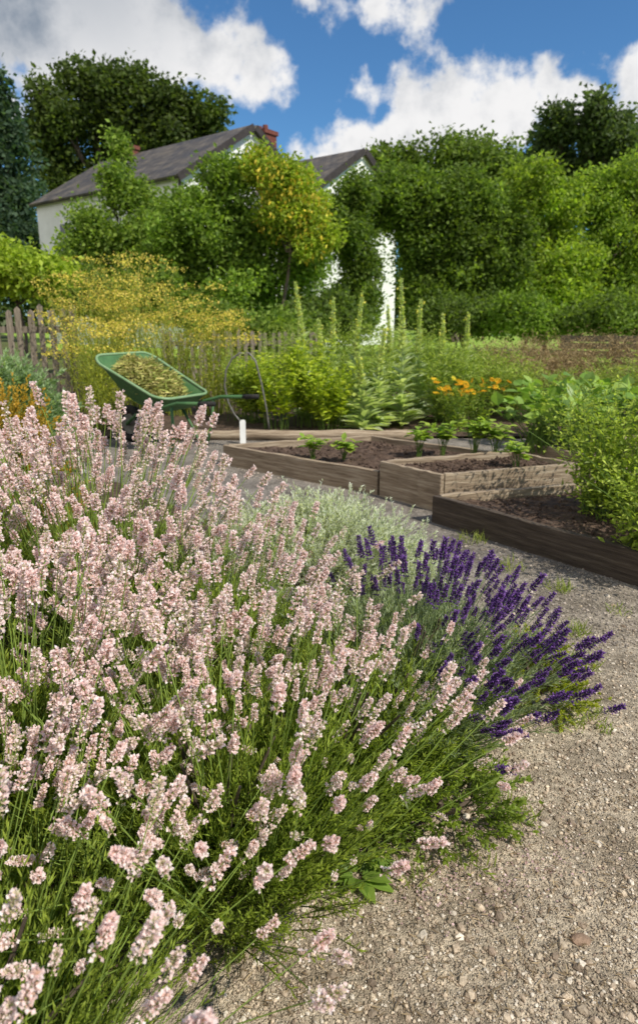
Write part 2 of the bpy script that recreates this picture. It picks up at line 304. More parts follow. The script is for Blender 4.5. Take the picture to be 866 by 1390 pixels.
# ------------------------------------------------------------------ lavender
def spike_T(kind):
    mb=MB(); Lm=.62; a,b=rng.normal(size=2)*.035
    ax=lambda s: np.array([a*(s/Lm)**2, s, b*(s/Lm)**2])
    if kind=='pink':
        hl=rng.uniform(.025,.050); stc=(.30,.42,.09); r0=.0062; nwh=int(rng.integers(5,8)); nf=8
    else:
        hl=rng.uniform(.038,.058); stc=(.26,.34,.15); r0=.0068; nwh=int(rng.integers(7,10)); nf=8
    pts=np.array([ax(s) for s in np.linspace(.05,Lm,7)]); tube(mb,pts,np.linspace(.0017,.0011,7),3,stc,cap=False)
    pos=[];dr=[]
    sw=list(np.linspace(Lm-hl,Lm,nwh))
    if rng.random()<.6: sw=[Lm-hl-rng.uniform(.012,.028)]+sw
    for s in sw:
        f=(s-(Lm-hl))/hl; rr=r0*(1-.45*max(f,0)**2)
        m=nf if f>=0 else nf-3
        for k in range(m):
            an=k*6.283/m+rng.uniform(-.35,.35); rad=np.array([math.cos(an),0,math.sin(an)])
            up=.35+.9*max(f,0)+rng.uniform(-.2,.3)
            pos.append(ax(s)+rad*rr*.25+np.array([0,rng.uniform(-.003,.003),0])); dr.append(norm(rad+np.array([0,up,0])))
    pos=np.array(pos);dr=np.array(dr);K=len(pos);M=frames(dr)
    if kind=='pink':
        cl=rng.uniform(.0070,.0092,K); aged=rng.random()
        cc=cmix(K,(.68,.48,.36),(.80,.60,.52),.10) if aged<.6 else cmix(K,(.58,.57,.32),(.74,.62,.48),.10)
        mb.inst(BUD,M,pos,np.stack([cl,cl,cl],1),cc)
        q=rng.random(K)<(.97 if aged<.72 else .6); p2=pos+dr*cl[:,None]*.85
        for t in range(3):
            dd=norm(dr+rng.normal(size=(K,3))*.75); Mp=frames(dd); sz=rng.uniform(.0046,.0070,K)
            c=cmix(K,(.92,.70,.67),(.95,.87,.84),.03)
            mb.inst(KITE,Mp[q],p2[q],np.stack([sz*1.0,sz,sz],1)[q],c[q])
    else:
        cl=rng.uniform(.009,.012,K)
        cc=cmix(K,(.065,.028,.13),(.15,.07,.26),.2)
        mb.inst(BUD,M,pos,np.stack([cl*1.25,cl,cl*1.25],1),cc)
        q=rng.random(K)<.5; p2=pos+dr*cl[:,None]*.8
        for t in range(2):
            dd=norm(dr+rng.normal(size=(K,3))*.7); Mp=frames(dd); sz=rng.uniform(.004,.0065,K)
            c=cmix(K,(.18,.07,.34),(.34,.18,.52),.12)
            mb.inst(KITE,Mp[q],p2[q],np.stack([sz,sz,sz],1)[q],c[q])
    V=np.concatenate(mb.V); C=np.concatenate(mb.C); F3=np.concatenate(mb.F3); F4=np.concatenate(mb.F4)
    return (V,F3,F4,C), mb
def shoot_T(c0,c1,L0=.3,nl=26,ll=.038,lw=.005,ang=.6):
    mb=MB(); a,b=rng.normal(size=2)*.03; ax=lambda s: np.stack([a*(s/L0)**2, s, b*(s/L0)**2],-1)
    tube(mb,ax(np.linspace(0,L0,4)),[.0018,.0015,.0012,.0006],3,np.array(c0)*.9,cap=False)
    s=np.sort(rng.uniform(.12*L0,L0,nl)); pos=ax(s); an=np.arange(nl)*2.4+rng.uniform(-.3,.3,nl)
    t=s/L0; d=np.stack([np.cos(an),ang+1.2*t+rng.uniform(-.1,.3,nl),np.sin(an)],-1); M=frames(d)
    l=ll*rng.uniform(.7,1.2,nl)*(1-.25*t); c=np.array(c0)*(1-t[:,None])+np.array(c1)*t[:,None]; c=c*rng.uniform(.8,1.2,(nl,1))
    mb.inst(BLADE,M,pos,np.stack([np.full(nl,lw),l,l],1),c)
    V=np.concatenate(mb.V); C=np.concatenate(mb.C); F3=np.concatenate(mb.F3); F4=np.concatenate(mb.F4)
    return (V,F3,F4,C)
PINK=[spike_T('pink') for _ in range(14)]; PURP=[spike_T('purple') for _ in range(10)]
PINKM=[t[1].mesh('flower_spike',M_PETAL) for t in PINK]; PURPM=[t[1].mesh('flower_spike',M_PETAL) for t in PURP]
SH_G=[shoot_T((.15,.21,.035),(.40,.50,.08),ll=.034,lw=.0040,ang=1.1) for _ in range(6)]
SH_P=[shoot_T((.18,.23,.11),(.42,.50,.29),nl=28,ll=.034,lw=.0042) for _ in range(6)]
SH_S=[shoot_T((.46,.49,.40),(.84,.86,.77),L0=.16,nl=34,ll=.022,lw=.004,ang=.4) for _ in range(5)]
def disc(n,r):
    a=rng.uniform(0,6.283,n); q=r*np.sqrt(rng.random(n)); return np.stack([q*np.cos(a),q*np.sin(a),np.zeros(n)],-1)
def fan(n,maxT,az=None,pw=.6):
    th=maxT*rng.random(n)**pw; a=rng.uniform(0,6.283,n) if az is None else rng.uniform(az[0],az[1],n)
    return np.stack([np.sin(th)*np.cos(a),np.sin(th)*np.sin(a),np.cos(th)],-1), th/maxT
def lavender(name,label,cat,loc,nfl,nsh,maxT,Lf,Ls,br,spikes,meshes,shoots,group=None,az=None,lean=(0,0,0),pw=.6,shT=1.15):
    r=root(name,label,cat,(loc[0],loc[1],.012),group); O=np.array([loc[0],loc[1],.012])
    mb=MB()
    for k in range(14):
        d,_=fan(1,maxT*.9); d=d[0]; tube(mb,[O+d*0,O+d*.08+[0,0,.02],O+d*.2+[0,0,.05],O+d*.32+[0,0,.06]],[.009,.007,.005,.003],5,(.13,.10,.075))
    mb.build('woody_stem',M_BARK,r)
    mb=MB()
    per=nsh//len(shoots)
    for t in shoots:
        d,f=fan(per,min(maxT*shT,R(80)),pw=.55); base=O+disc(per,br*.5)+d*rng.uniform(0,.6,(per,1))*Ls*.75+np.stack([d[:,0],d[:,1],d[:,2]*0],-1)*br*.6
        dd=norm(d+np.array([0,0,.35])+rng.normal(size=(per,3))*.16)
        base[:,2]=np.maximum(base[:,2],.02)
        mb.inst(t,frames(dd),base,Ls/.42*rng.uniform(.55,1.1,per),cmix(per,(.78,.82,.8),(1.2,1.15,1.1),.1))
    mb.build('foliage',M_LEAF,r)
    d,f=fan(nfl,maxT,az,pw); d=norm(d+np.array(lean)+rng.normal(size=d.shape)*.05)
    base=O+disc(nfl,br*.6)+np.stack([d[:,0],d[:,1],d[:,2]*0],-1)*br
    s=Lf/.62*rng.uniform(.74,1.10,nfl)*(1-.12*f); M=frames(d); ti=rng.integers(0,len(spikes),nfl)
    tip=base+d*(.62*s)[:,None]; ok=(tip[:,2]>.09)&(np.linalg.norm(tip-np.array([0,0,H]),axis=1)>.60)
    px,py,dp=proj(tip); inf=(px>-15)&(px<880)&(py>0)&(py<1400)&(dp>0)
    score=np.where(inf,0,100)+np.linalg.norm(tip-np.array([0,0,H]),axis=1); order=[i for i in np.argsort(score) if ok[i]]
    for i in order[:100]:
        o=bpy.data.objects.new('flower_spike',meshes[ti[i]]); COL.objects.link(o); o.parent=r
        m=Matrix.Identity(4)
        for a_ in range(3):
            for b_ in range(3): m[a_][b_]=float(M[i,a_,b_]*s[i])
            m[a_][3]=float((base[i]-O)[a_])
        o.matrix_local=m
    rest=np.array(order[100:],int)
    if len(rest):
        mb=MB()
        for t in range(len(spikes)):
            q=rest[ti[rest]==t]
            if len(q): mb.inst(spikes[t][0],M[q],base[q],s[q],cmix(len(q),(.92,.92,.92),(1.06,1.06,1.06),.03))
        mb.build('flower_spikes',M_PETAL,r,stuff=True)
    return r
GP='pink lavender bushes massed in the foreground bed'
pk=[('pink lavender bush nearest the viewer, filling the lower left corner',(-.54,.68),270,1500,R(50),.60,.34,.16),
    ('pink lavender bush spilling towards the gravel over an old edging board',(-.22,1.15),310,1800,R(50),.60,.36,.18),
    ('pink lavender bush at the left side, second row back from the lower left corner',(-.76,1.24),330,1400,R(48),.73,.40,.2),
    ('pink lavender bush just in front of the silvery cushion plant',(-.38,1.75),330,1400,R(46),.66,.38,.2),
    ('pink lavender bush in the back row below the green wheelbarrow',(-.84,2.2),340,1200,R(43),.88,.45,.2),
    ('pink lavender bush in the back row at the left edge beside the orange tipped shrub',(-1.38,2.1),280,1100,R(44),.82,.45,.2),
    ('smaller pink lavender bush wedged against the foot of the violet lavender',(.03,1.40),130,1400,R(56),.50,.36,.14)]
for lab,loc,nf,ns,mt,Lf,Ls,br in pk:
    lavender('lavender_bush',lab,'lavender',loc,nf,ns,mt,Lf,Ls,br,PINK,PINKM,SH_G,GP)
lavender('purple_lavender_bush','deep violet lavender bush leaning out over the gravel path','lavender',(.22,1.66),280,2000,R(55),.55,.38,.15,PURP,PURPM,SH_P,az=(-1.35,2.0),lean=(.06,-.02,.04),pw=.5,shT=1.22)
def cushion(name,label,cat,loc,rx,ry,hz,n,shoots,sc,mat=M_LEAF):
    r=root(name,label,cat,(*loc,.01)); O=np.array([*loc,.01]); mb=MB(); per=n//len(shoots)
    for t in shoots:
        d,f=fan(per,R(95),pw=.6); bump=1+.12*np.sin(d[:,0]*9+2)*np.cos(d[:,1]*8); base=O+d*np.array([rx,ry,hz])*(bump*rng.uniform(.62,.92,per))[:,None]
        base[:,2]=np.maximum(base[:,2],.02); dd=norm(d*np.array([1,1,1.3])+[0,0,.3]+rng.normal(size=(per,3))*.25)
        mb.inst(t,frames(dd),base,sc*rng.uniform(.7,1.2,per),cmix(per,(.85,.88,.85),(1.12,1.1,1.08),.08))
    mb.build('foliage',mat,r)
    mb=MB()
    for k in range(16):
        d,_=fan(1,R(70)); d=d[0]; tube(mb,[O,O+d*np.array([rx,ry,hz])*.4,O+d*np.array([rx,ry,hz])*.75],[.012,.008,.004],5,(.15,.12,.1))
    mb.build('woody_stem',M_BARK,r); return r
cushion('cotton_lavender','silvery grey cushion plant between the pink lavender and the raised beds','shrub',(-.02,2.5),.56,.46,.40,3400,SH_S,.85)
SH_Y=[shoot_T((.16,.20,.03),(.48,.52,.07),L0=.12,nl=20,ll=.02,lw=.010,ang=.4) for _ in range(4)]
cushion('yellow_green_plant','low acid yellow plant peeping out behind the violet lavender at the path edge','plant',(.70,1.86),.12,.16,.14,220,SH_Y,.8)
SH_O=[shoot_T((.24,.24,.04),(.78,.48,.07),L0=.16,nl=34,ll=.022,lw=.007,ang=.4) for _ in range(4)]
cushion('orange_tipped_shrub','bushy shrub with orange tipped shoots at the left edge behind the lavender','shrub',(-1.64,3.1),.38,.4,.90,1700,SH_O,1.0)
SH_B=[shoot_T((.15,.23,.10),(.38,.50,.26),L0=.22,nl=26,ll=.055,lw=.012,ang=.35) for _ in range(4)]
cushion('grey_green_shrub','grey green leafy shrub at the left edge under the picket fence','shrub',(-2.60,5.0),.58,.6,.76,1100,SH_B,1.2)
SH_W=[shoot_T((.12,.18,.03),(.34,.44,.08),L0=.12,nl=16,ll=.026,lw=.009,ang=.5) for _ in range(4)]
cushion('low_green_plant','low leafy green plant sprawling onto the gravel below the violet lavender','plant',tuple(G(590,1105)[:2]),.17,.12,.10,260,SH_W,.8)
cushion('low_green_plant','low leafy green plant at the foot of the pink lavender beside the old board','plant',tuple(G(455,1130)[:2]),.14,.10,.10,220,SH_W,.8)

# ------------------------------------------------------------------ generic stemmed plants
def spray(name,label,cat,loc,n,h,spread,rb,nl,ll,lw,ca,cb,stc=(.2,.3,.07),sr=.003,leaf=KITE,t0=.2,flower=None,group=None,mat=None,flat=False,jit=.0,z0=.02,lname='foliage',var=.15):
    r=root(name,label,cat,(loc[0],loc[1],z0),group); O=np.array([loc[0],loc[1],z0])
    P0=O+disc(n,rb); az=rng.uniform(0,6.283,n); out_=np.stack([np.cos(az),np.sin(az),np.zeros(n)],-1)*np.sqrt(rng.random((n,1)))*spread
    hh=h*rng.uniform(.7,1.05,(n,1)); P2=P0+out_+np.array([0,0,1])*hh; P1=P0+out_*.25+np.array([0,0,1])*hh*.65
    bz=lambda t: P0[:,None]*((1-t)**2)[...,None]+P1[:,None]*(2*t*(1-t))[...,None]+P2[:,None]*(t**2)[...,None]
    ts=np.broadcast_to(np.linspace(0,1,6),(n,6)); SP=bz(ts); mb=MB()
    for k in range(n): tube(mb,SP[k],np.linspace(sr,sr*.45,6),4,stc,cap=False)
    mb.build('stem',M_LEAF,r)
    t=t0+(1-t0)*rng.random((n,nl)); P=bz(t).reshape(-1,3); K=len(P)
    if nl:
        d=rng.normal(size=(K,3)); d[:,2]=np.abs(d[:,2])*.5+.05
        if flat: d[:,2]*=.4
        d=norm(d); P=P+rng.normal(size=P.shape)*jit
        tt=t.reshape(-1,1); sz=ll*rng.uniform(.6,1.15,K)*(1.15-.5*tt[:,0])
        mb=MB(); mb.inst(leaf,frames(d,np.array([0,0,1.])) if flat else frames(d,rdir(K)*.6+[0,0,1.]),P,np.stack([sz*lw/ll,sz,sz],1),cmix(K,ca,cb,var)); mb.build(lname,mat or M_LEAF,r)
    if flower:
        if flower['k']=='each':
            for p in P2:
                mb=MB(); mb.inst(flower['T'],frames(norm(rng.normal(size=(1,3))*.5+[0,-.3,.8])),p[None],np.array([flower['s']*rng.uniform(.8,1.15)]),cmix(1,flower['a'],flower['b'],.1)); mb.build('flower',M_PETAL,r)
            return r
        m=flower['n']; mb=MB(); Q=np.repeat(P2,m,0)+rng.normal(size=(n*m,3))*np.array(flower['r']); dd=norm(rng.normal(size=(n*m,3))+[0,0,1.2])
        mb.inst(flower.get('T',KITE),frames(dd),Q,flower['s']*rng.uniform(.7,1.2,n*m),cmix(n*m,flower['a'],flower['b'],.12))
        mb.build('flowers',M_PETAL,r)
    return r
def X(px,Y): return float(W(px,500,Y)[0])
GF='golden feathery plants behind the wheelbarrow'
for px,Y,h,sp,lab in [(130,8.1,1.60,.55,'golden feathery plant beside the picket fence, leftmost of its row'),(178,8.4,1.82,.75,'tall golden feathery plant rising directly behind the wheelbarrow lip'),
                   (235,7.9,1.50,.6,'golden feathery plant behind the clippings in the wheelbarrow'),(290,8.0,1.20,.5,'lowest golden feathery plant, just left of the wire hoop'),(140,6.9,1.10,.5,'golden green plant low against the left side of the wheelbarrow')]:
    spray('feathery_plant',lab,'plant',(X(px,Y),Y),50,h,sp,.22,90,.050,.010,(.30,.38,.05),(.58,.56,.08),stc=(.34,.38,.08),sr=.006,t0=.14,jit=.075,group=GF,
          flower=dict(k='c',n=30,r=(.08,.08,.02),s=.024,a=(.66,.60,.07),b=(.72,.56,.14)),var=.25)
GY='bright leafy plants along the log edging'
for px,Y,h,lab in [(375,6.85,.84,'bright yellow green leafy plant just right of the wire hoop'),(415,7.0,.92,'tallest bright leafy plant in the middle of the border edge'),(450,6.75,.68,'shorter bright leafy plant left of the woolly grey rosettes'),(345,7.3,.75,'bright leafy plant behind the wire hoop')]:
    spray('leafy_plant',lab,'plant',(X(px,Y),Y),30,h,.28,.14,46,.085,.045,(.26,.37,.035),(.56,.62,.06),leaf=LEAF,group=GY,jit=.02)
GM='woolly mulleins with tall yellow spikes'
mul=[(415,7.6,1.56,'mullein with the leftmost tall spike, rising above the bright leafy plants'),(452,8.0,1.40,'thin mullein between the two leftmost tall spikes'),(480,7.3,1.42,'mullein with a pale spike in front of the dark tree trunk'),
     (512,6.9,1.05,'short mullein with grey rosette, left of the tallest spike'),(547,7.0,1.56,'tallest mullein, standing before the white wall at centre'),(566,7.6,1.36,'mullein just right of the tallest spike'),
     (600,7.4,1.2,'mullein behind the orange flowers'),(630,7.9,1.22,'rightmost mullein of the row'),(495,6.75,.82,'small budding mullein at the log edging'),(530,7.9,1.3,'mullein far back between the pale and the tallest spikes'),(440,7.2,1.15,'short mullein hemmed in by the bright leafy plants')]
for i,(px,Y,h,lab) in enumerate(mul):
    r=root('mullein',lab,'plant',(X(px,Y),Y,.03),GM); O=np.array(r.location)
    mb=MB(); bend=rng.normal(size=2)*.06; cv=np.array([O+[bend[0]*t*t,bend[1]*t*t,h*t] for t in np.linspace(0,1,8)]); tube(mb,cv,np.linspace(.016,.006,8),6,(.40,.48,.26)); mb.build('stem',M_LEAF,r)
    mb=MB(); K=150; t=rng.random(K)**1.2*.72; P=O+np.stack([bend[0]*t*t,bend[1]*t*t,h*t],-1); a=rng.uniform(0,6.28,K); d=np.stack([np.cos(a),np.sin(a),.35+.9*t+rng.uniform(-.2,.3,K)],-1)
    sz=(.31-.31*t)*rng.uniform(.6,1.1,K); mb.inst(LEAF,frames(d,np.array([0,0,1.])),P,np.stack([sz*.36,sz,sz],1),cmix(K,(.38,.47,.26),(.64,.70,.46),.1)); mb.build('foliage',M_LEAF,r)
    mb=MB(); K=480; t=.55+.45*rng.random(K)**1.2; P=O+np.stack([bend[0]*t*t,bend[1]*t*t,h*t],-1); d=rdir(K); d[:,2]=np.abs(d[:,2])*.9; mb.inst(BUD,frames(d),P+d*.006,(.046*(1.45-t)*1.1),cmix(K,(.52,.62,.22),(.70,.72,.32),.12))
    q=P[:34]+d[:34]*.03; mb.inst(LEAF,frames(d[:34]),q,.024,cmix(34,(.85,.75,.10),(.88,.8,.25),.1)); mb.build('flower_spike',M_LEAF,r)
for px,Y,h,sp,lab in [(335,7.4,.8,.3,'grey green wispy plant behind the wire hoop'),(580,8.2,.95,.4,'fresh green bushy plant between mulleins and orange flowers'),(618,7.2,.85,.32,'mid green upright plant behind the orange flowers'),
                      (530,8.8,1.1,.5,'dull green clump at the back of the mulleins'),(460,9.0,1.1,.5,'olive green clump at the back, left of the white wall'),(390,9.0,1.05,.45,'olive clump in front of the slatted fence'),(690,7.9,.72,.45,'light green clump right of the orange flowers'),
                      (500,7.6,.8,.35,'pale green clump filling between the mulleins'),(645,8.8,.78,.5,'deep green clump behind the rightmost mullein')]:
    spray('border_plant',lab,'plant',(X(px,Y),Y),44,h,sp,.25,60,.09,.024,(.22,.31,.05),(.46,.54,.13),leaf=KITE,jit=.045,group='green clumps filling the back border',var=.22)
v=[(0,.0,0)]; f=[]
for k in range(9):
    a=k*.698; v+= [(.5*math.cos(a-.25),.06,.5*math.sin(a-.25)),(.5*math.cos(a+.25),.06,.5*math.sin(a+.25))]; f.append((0,2*k+2,2*k+1))
DAISY=T(v,f)
for px,Y,h,lab in [(622,6.7,.54,'orange flowered plant, left one of the pair at the border edge'),(655,6.9,.52,'orange flowered plant, right one of the pair at the border edge')]:
    spray('marigold_plant',lab,'flower',(X(px,Y),Y),22,h,.24,.12,18,.08,.025,(.18,.28,.04),(.36,.44,.08),t0=.05,jit=.01,flower=dict(k='each',s=.066,a=(.92,.38,.01),b=(.93,.62,.04),T=DAISY),group='orange flowers at the border edge')
for px,Y,h,sp,lab in [(675,9.6,.80,.6,'dry brown seeding plant, leftmost of the withered patch'),(730,9.9,.88,.7,'withered brown plant in the middle of the dry patch'),(790,9.9,.92,.7,'withered brown plant under the right hand trees'),(850,9.6,.95,.6,'withered brown plant at the right edge of the photo'),(705,8.6,.70,.5,'short rusty seeding plant behind the large leaves'),(765,8.8,.75,.5,'short tan dry plant behind the large leaves')]:
    spray('dry_plant',lab,'plant',(X(px,Y),Y),60,h,sp,.4,66,.09,.016,(.20,.16,.07),(.46,.34,.18),stc=(.36,.27,.15),sr=.005,t0=.15,jit=.07,mat=M_DRY,group='withered brown plants at the back right',var=.3)
for px,Y,h,lab in [(720,7.4,.66,'grassy green plant behind the broad leaves, left'),(790,7.2,.62,'grassy green plant behind the broad leaves, centre right'),(850,7.2,.72,'grassy green plant at the right edge behind the broad leaves'),(905,7.0,.8,'tall green plant just beyond the right edge')]:
    spray('border_plant',lab,'plant',(X(px,Y),Y),44,h,.4,.25,40,.13,.016,(.20,.28,.05),(.44,.50,.12),jit=.03,group='green clumps filling the back border',var=.22)

# ------------------------------------------------------------------ raised beds
def board(r, a, b, z0, z1, th, mat, name='board'):
    a=np.array(a,float); b=np.array(b,float); ln=np.linalg.norm(b-a); an=math.atan2(b[1]-a[1],b[0]-a[0]); n=14
    xs=np.linspace(0,ln,n); wob=rng.normal(size=n)*.0025; top=z1-z0+rng.normal(size=n)*.0025
    V=[];Fq=[]
    for i,x in enumerate(xs): V+=[(x,-th/2+wob[i],0),(x,th/2+wob[i],0),(x,th/2+wob[i],top[i]),(x,-th/2+wob[i],top[i])]
    for i in range(n-1):
        for k in range(4): Fq.append((4*i+k,4*(i+1)+k,4*(i+1)+(k+1)%4,4*i+(k+1)%4))
    Fq.append((0,1,2,3)); Fq.append((4*n-1,4*n-2,4*n-3,4*n-4))
    me=bpy.data.meshes.new(name); me.from_pydata(V,[],Fq); me.update(); me.materials.append(mat)
    o=bpy.data.objects.new(name,me); COL.objects.link(o); o.parent=r
    o.location=(a[0]-r.location.x,a[1]-r.location.y,z0-r.location.z); o.rotation_euler=(0,0,an)
    bv=o.modifiers.new('bevel','BEVEL'); bv.width=.004; bv.segments=2; bv.limit_method='ANGLE'
    return o
def bed(label, C, h, mats, soil):
    c=np.mean(C,0); r=root('raised_bed',label,'raised bed',(c[0],c[1],0),'timber raised beds'); th=.036
    for i in range(4):
        a=np.array(C[i],float); b=np.array(C[(i+1)%4],float); d=(b-a)/np.linalg.norm(b-a)
        e=.0 if i%2==0 else th*.62
        board(r,a+d*(e-(th/2 if i%2==0 else 0)),b-d*(e-(th/2 if i%2==0 else 0)),.0,h+(0.004 if i%2 else 0),th,mats[i])
    C=np.array(C,float); m=40; u=np.linspace(.012,.988,m); U,Vv=np.meshgrid(u,u)
    P=(C[0]*(1-U[...,None])*(1-Vv[...,None])+C[1]*U[...,None]*(1-Vv[...,None])+C[2]*U[...,None]*Vv[...,None]+C[3]*(1-U[...,None])*Vv[...,None])
    Z=soil+.012*np.sin(P[...,0]*9)*np.cos(P[...,1]*7)+rng.normal(size=U.shape)*.007
    mb=MB(); i=np.arange(m-1)[:,None]*m; j=np.arange(m-1)[None]; f=np.stack([i+j,i+j+1,i+m+j+1,i+m+j],-1).reshape(-1,4)
    mb.raw(np.concatenate([P,Z[...,None]],-1).reshape(-1,3),None,f)
    k=500; uu=rng.uniform(.03,.97,(k,2)); Q=(C[0]*(1-uu[:,:1])*(1-uu[:,1:])+C[1]*uu[:,:1]*(1-uu[:,1:])+C[2]*uu[:,:1]*uu[:,1:]+C[3]*(1-uu[:,:1])*uu[:,1:])
    mb.inst(ROCKS[0],frames(rdir(k)),np.concatenate([Q,np.full((k,1),soil+.008)],1),rng.uniform(.004,.017,k)); mb.build('soil',M_SOIL,r)
    return r
bed('long low raised bed with a pale front board and bean seedlings, nearest the wheelbarrow',[(-.77,5.2),(.40,4.29),(1.62,4.72),(.48,5.62)],.175,[M_WOOD,M_WOOD,M_WOOD,M_WOOD],.13)
bed('tallest raised bed, brown front board, between the long bed and the shaded one',[(.44,4.24),(.76,3.88),(1.72,4.16),(1.42,4.58)],.25,[M_WOOD,M_WOOD,M_WOOD,M_WOOD],.215)
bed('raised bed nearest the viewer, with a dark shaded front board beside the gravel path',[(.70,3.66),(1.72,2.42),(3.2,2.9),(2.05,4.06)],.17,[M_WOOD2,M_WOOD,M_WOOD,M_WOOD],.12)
bed('small raised bed at the right, full of broad green leaves',[(1.72,5.15),(2.18,4.45),(3.3,4.75),(2.8,5.5)],.2,[M_WOOD,M_WOOD,M_WOOD,M_WOOD],.14)
GS='young bean plants in the raised beds'
for px,py,z,h,n,lab in [(424,612,.14,.18,9,'bean seedling at the left in the long bed'),(467,612,.14,.19,9,'second bean seedling from the left in the long bed'),(568,608,.14,.26,12,'bean plant standing behind the left corner of the tallest bed'),
                        (600,606,.14,.28,12,'bean plant left of the centre behind the tallest bed'),(643,604,.23,.26,13,'bushy bean plant behind the front board of the tallest bed'),(672,606,.23,.24,12,'bean plant between the bushy one and the small one'),(700,622,.23,.16,8,'small bean plant at the right end of the tallest bed')]:
    p=G(px,py+12,z); spray('bean_plant',lab,'plant',(p[0],p[1]),n,h,.11,.02,6,.10,.08,(.22,.36,.04),(.44,.54,.09),leaf=LEAF,t0=.5,z0=z,mat=M_GLOSS,group=GS,flat=True)
GR='broad leaved clumps right of the beds'
for px,Y,h,z,lab in [(735,5.1,.42,.14,'broad leaved clump in the small bed, leftmost'),(790,4.95,.46,.14,'broad leaved clump in the small bed, centre'),(840,5.2,.52,.14,'broad leaved clump towards the right edge'),(750,6.0,.55,.03,'broad leaved clump standing behind the small bed'),(880,5.8,.55,.03,'broad leaved clump at the far right edge'),(815,6.2,.58,.03,'broad leaved clump at the back, right of centre')]:
    spray('broad_leaved_plant',lab,'plant',(X(px,Y),Y),44,h,.36,.12,2,.20,.17,(.14,.26,.045),(.36,.50,.11),leaf=LEAF,t0=.8,z0=z,sr=.006,mat=M_GLOSS,group=GR,flat=False,var=.2)
for (x,y,h,sp,lab) in [(1.62,3.42,.72,.48,'airy light green bushy plant growing in the near raised bed at the right'),(1.60,2.80,.46,.36,'light green plant hanging over the dark board at the right edge'),(2.1,3.2,.86,.5,'tallest airy plant of the near bed, cut by the right edge')]:
    spray('airy_plant',lab,'plant',(x,y),80,h,sp,.14,56,.044,.020,(.24,.34,.045),(.48,.56,.09),leaf=KITE,t0=.08,z0=.11,jit=.045,group='airy plants in the near raised bed',var=.22)
# ------------------------------------------------------------------ log edging, labels, hoop
def single(name,label,cat,mat,fn,group=None,smooth=False):
    mb=MB(); fn(mb); return tag(mb.build(name,mat,smooth=smooth),label,cat,group)
def logfn(mb):
    xs=np.linspace(-1.45,.95,14); tube(mb,[(x,6.33+.015*math.sin(x*5),.05+.006*math.sin(x*9)) for x in xs],[.055+.005*math.sin(i*2.1) for i in range(14)],9,(.3,.25,.2))
single('log_edging','pale weathered log lying along the front of the back border','log',M_WOOD,logfn,smooth=True)
def ob(mb):
    a=G(215,1262,0);b=G(330,1190,0);c=G(440,1142,0); V=[];Fq=[]
    cs=[a*(1-t)**2+2*t*(1-t)*b+c*t*t for t in np.linspace(0,1,12)]
    for p in cs:
        n=np.array([-.5,.85,0])*.022; V+=[p,p+n,p+n+[0,0,.05],p+[0,0,.05]]
    for i in range(11):
        for k in range(4): Fq.append((4*i+k,4*i+4+k,4*i+4+(k+1)%4,4*i+(k+1)%4))
    Fq+=[(3,2,1,0),(44,45,46,47)]; mb.raw(V,None,Fq)
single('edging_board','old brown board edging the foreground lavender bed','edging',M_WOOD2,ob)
for px,Y,w,h,lab in [(327,6.1,.055,.24,'white plant label standing at the log edging beneath the wire hoop'),(99,4.9,.05,.30,'white plant label standing beside the grey green shrub at left')]:
    def f(mb,px=px,Y=Y,w=w,h=h):
        x=X(px,Y); V=[(x-w/2,Y,0.0),(x+w/2,Y+.01,0.0),(x+w/2,Y+.02,h*.93),(x+w*.3,Y+.02,h),(x-w*.3,Y+.01,h),(x-w/2,Y+.01,h*.93)]; V=np.array(V); B=V+[0,.006,0]
        A=np.concatenate([V,B]); f4=[(i,i+6,(i+1)%6+6,(i+1)%6) for i in range(6)]; f4+=[(0,1,2,5),(5,2,3,4),(6,11,8,7),(11,10,9,8)]; mb.raw(A,None,f4)
    single('plant_label',lab,'plant label',M_TAG,f,'white plant labels')
def hoop(mb):
    pts=[W(a,b,6.45) for a,b in [(366,586),(362,556),(355,520),(347,490),(338,479),(326,479),(315,487),(307,502),(305,524),(310,546),(318,562),(328,574)]]
    P=[]
    for i in range(len(pts)-1):
        for t in (0,.5): P.append(pts[i]*(1-t)+pts[i+1]*t)
    P.append(pts[-1]); tube(mb,P,.010,6,(.2,.2,.2))
single('wire_hoop','thin dark bent hoop arching over the border beside the wheelbarrow handles','hoop',M_METAL,hoop,smooth=True)
# ------------------------------------------------------------------ wheelbarrow
wb=root('wheelbarrow','green metal wheelbarrow parked at the back of the gravel, heaped with clippings','wheelbarrow',(-1.50,6.02,0))
wb.rotation_euler=(0,0,math.atan2(.52,-.85))
def wpart(fn,name,mat,parent=wb,smooth=True):
    mb=MB(); fn(mb); me=mb.mesh(name,mat,(0,0,0),smooth); o=bpy.data.objects.new(name,me); COL.objects.link(o); o.parent=parent; return o
def rrect(xf,xr,yf,yr,zf,zr,rad=.1,n=5):
    P=[]
    for (cx_,cy_,a0) in [(xf-rad,yf-rad,0),(xr+rad,yr-rad,90),(xr+rad,-yr+rad,180),(xf-rad,-yf+rad,270)]:
        for k in range(n+1):
            a=R(a0+90*k/n); x=cx_+rad*math.cos(a); y=cy_+rad*math.sin(a); t=(x-xr)/(xf-xr); P.append((x,y,zr+(zf-zr)*(t*.55+.45*t*t)))
    return np.array(P)
RIM=rrect(.47,-.36,.37,.33,.86,.50,.13); BOT=rrect(.19,-.2,.2,.2,.47,.36,.08)
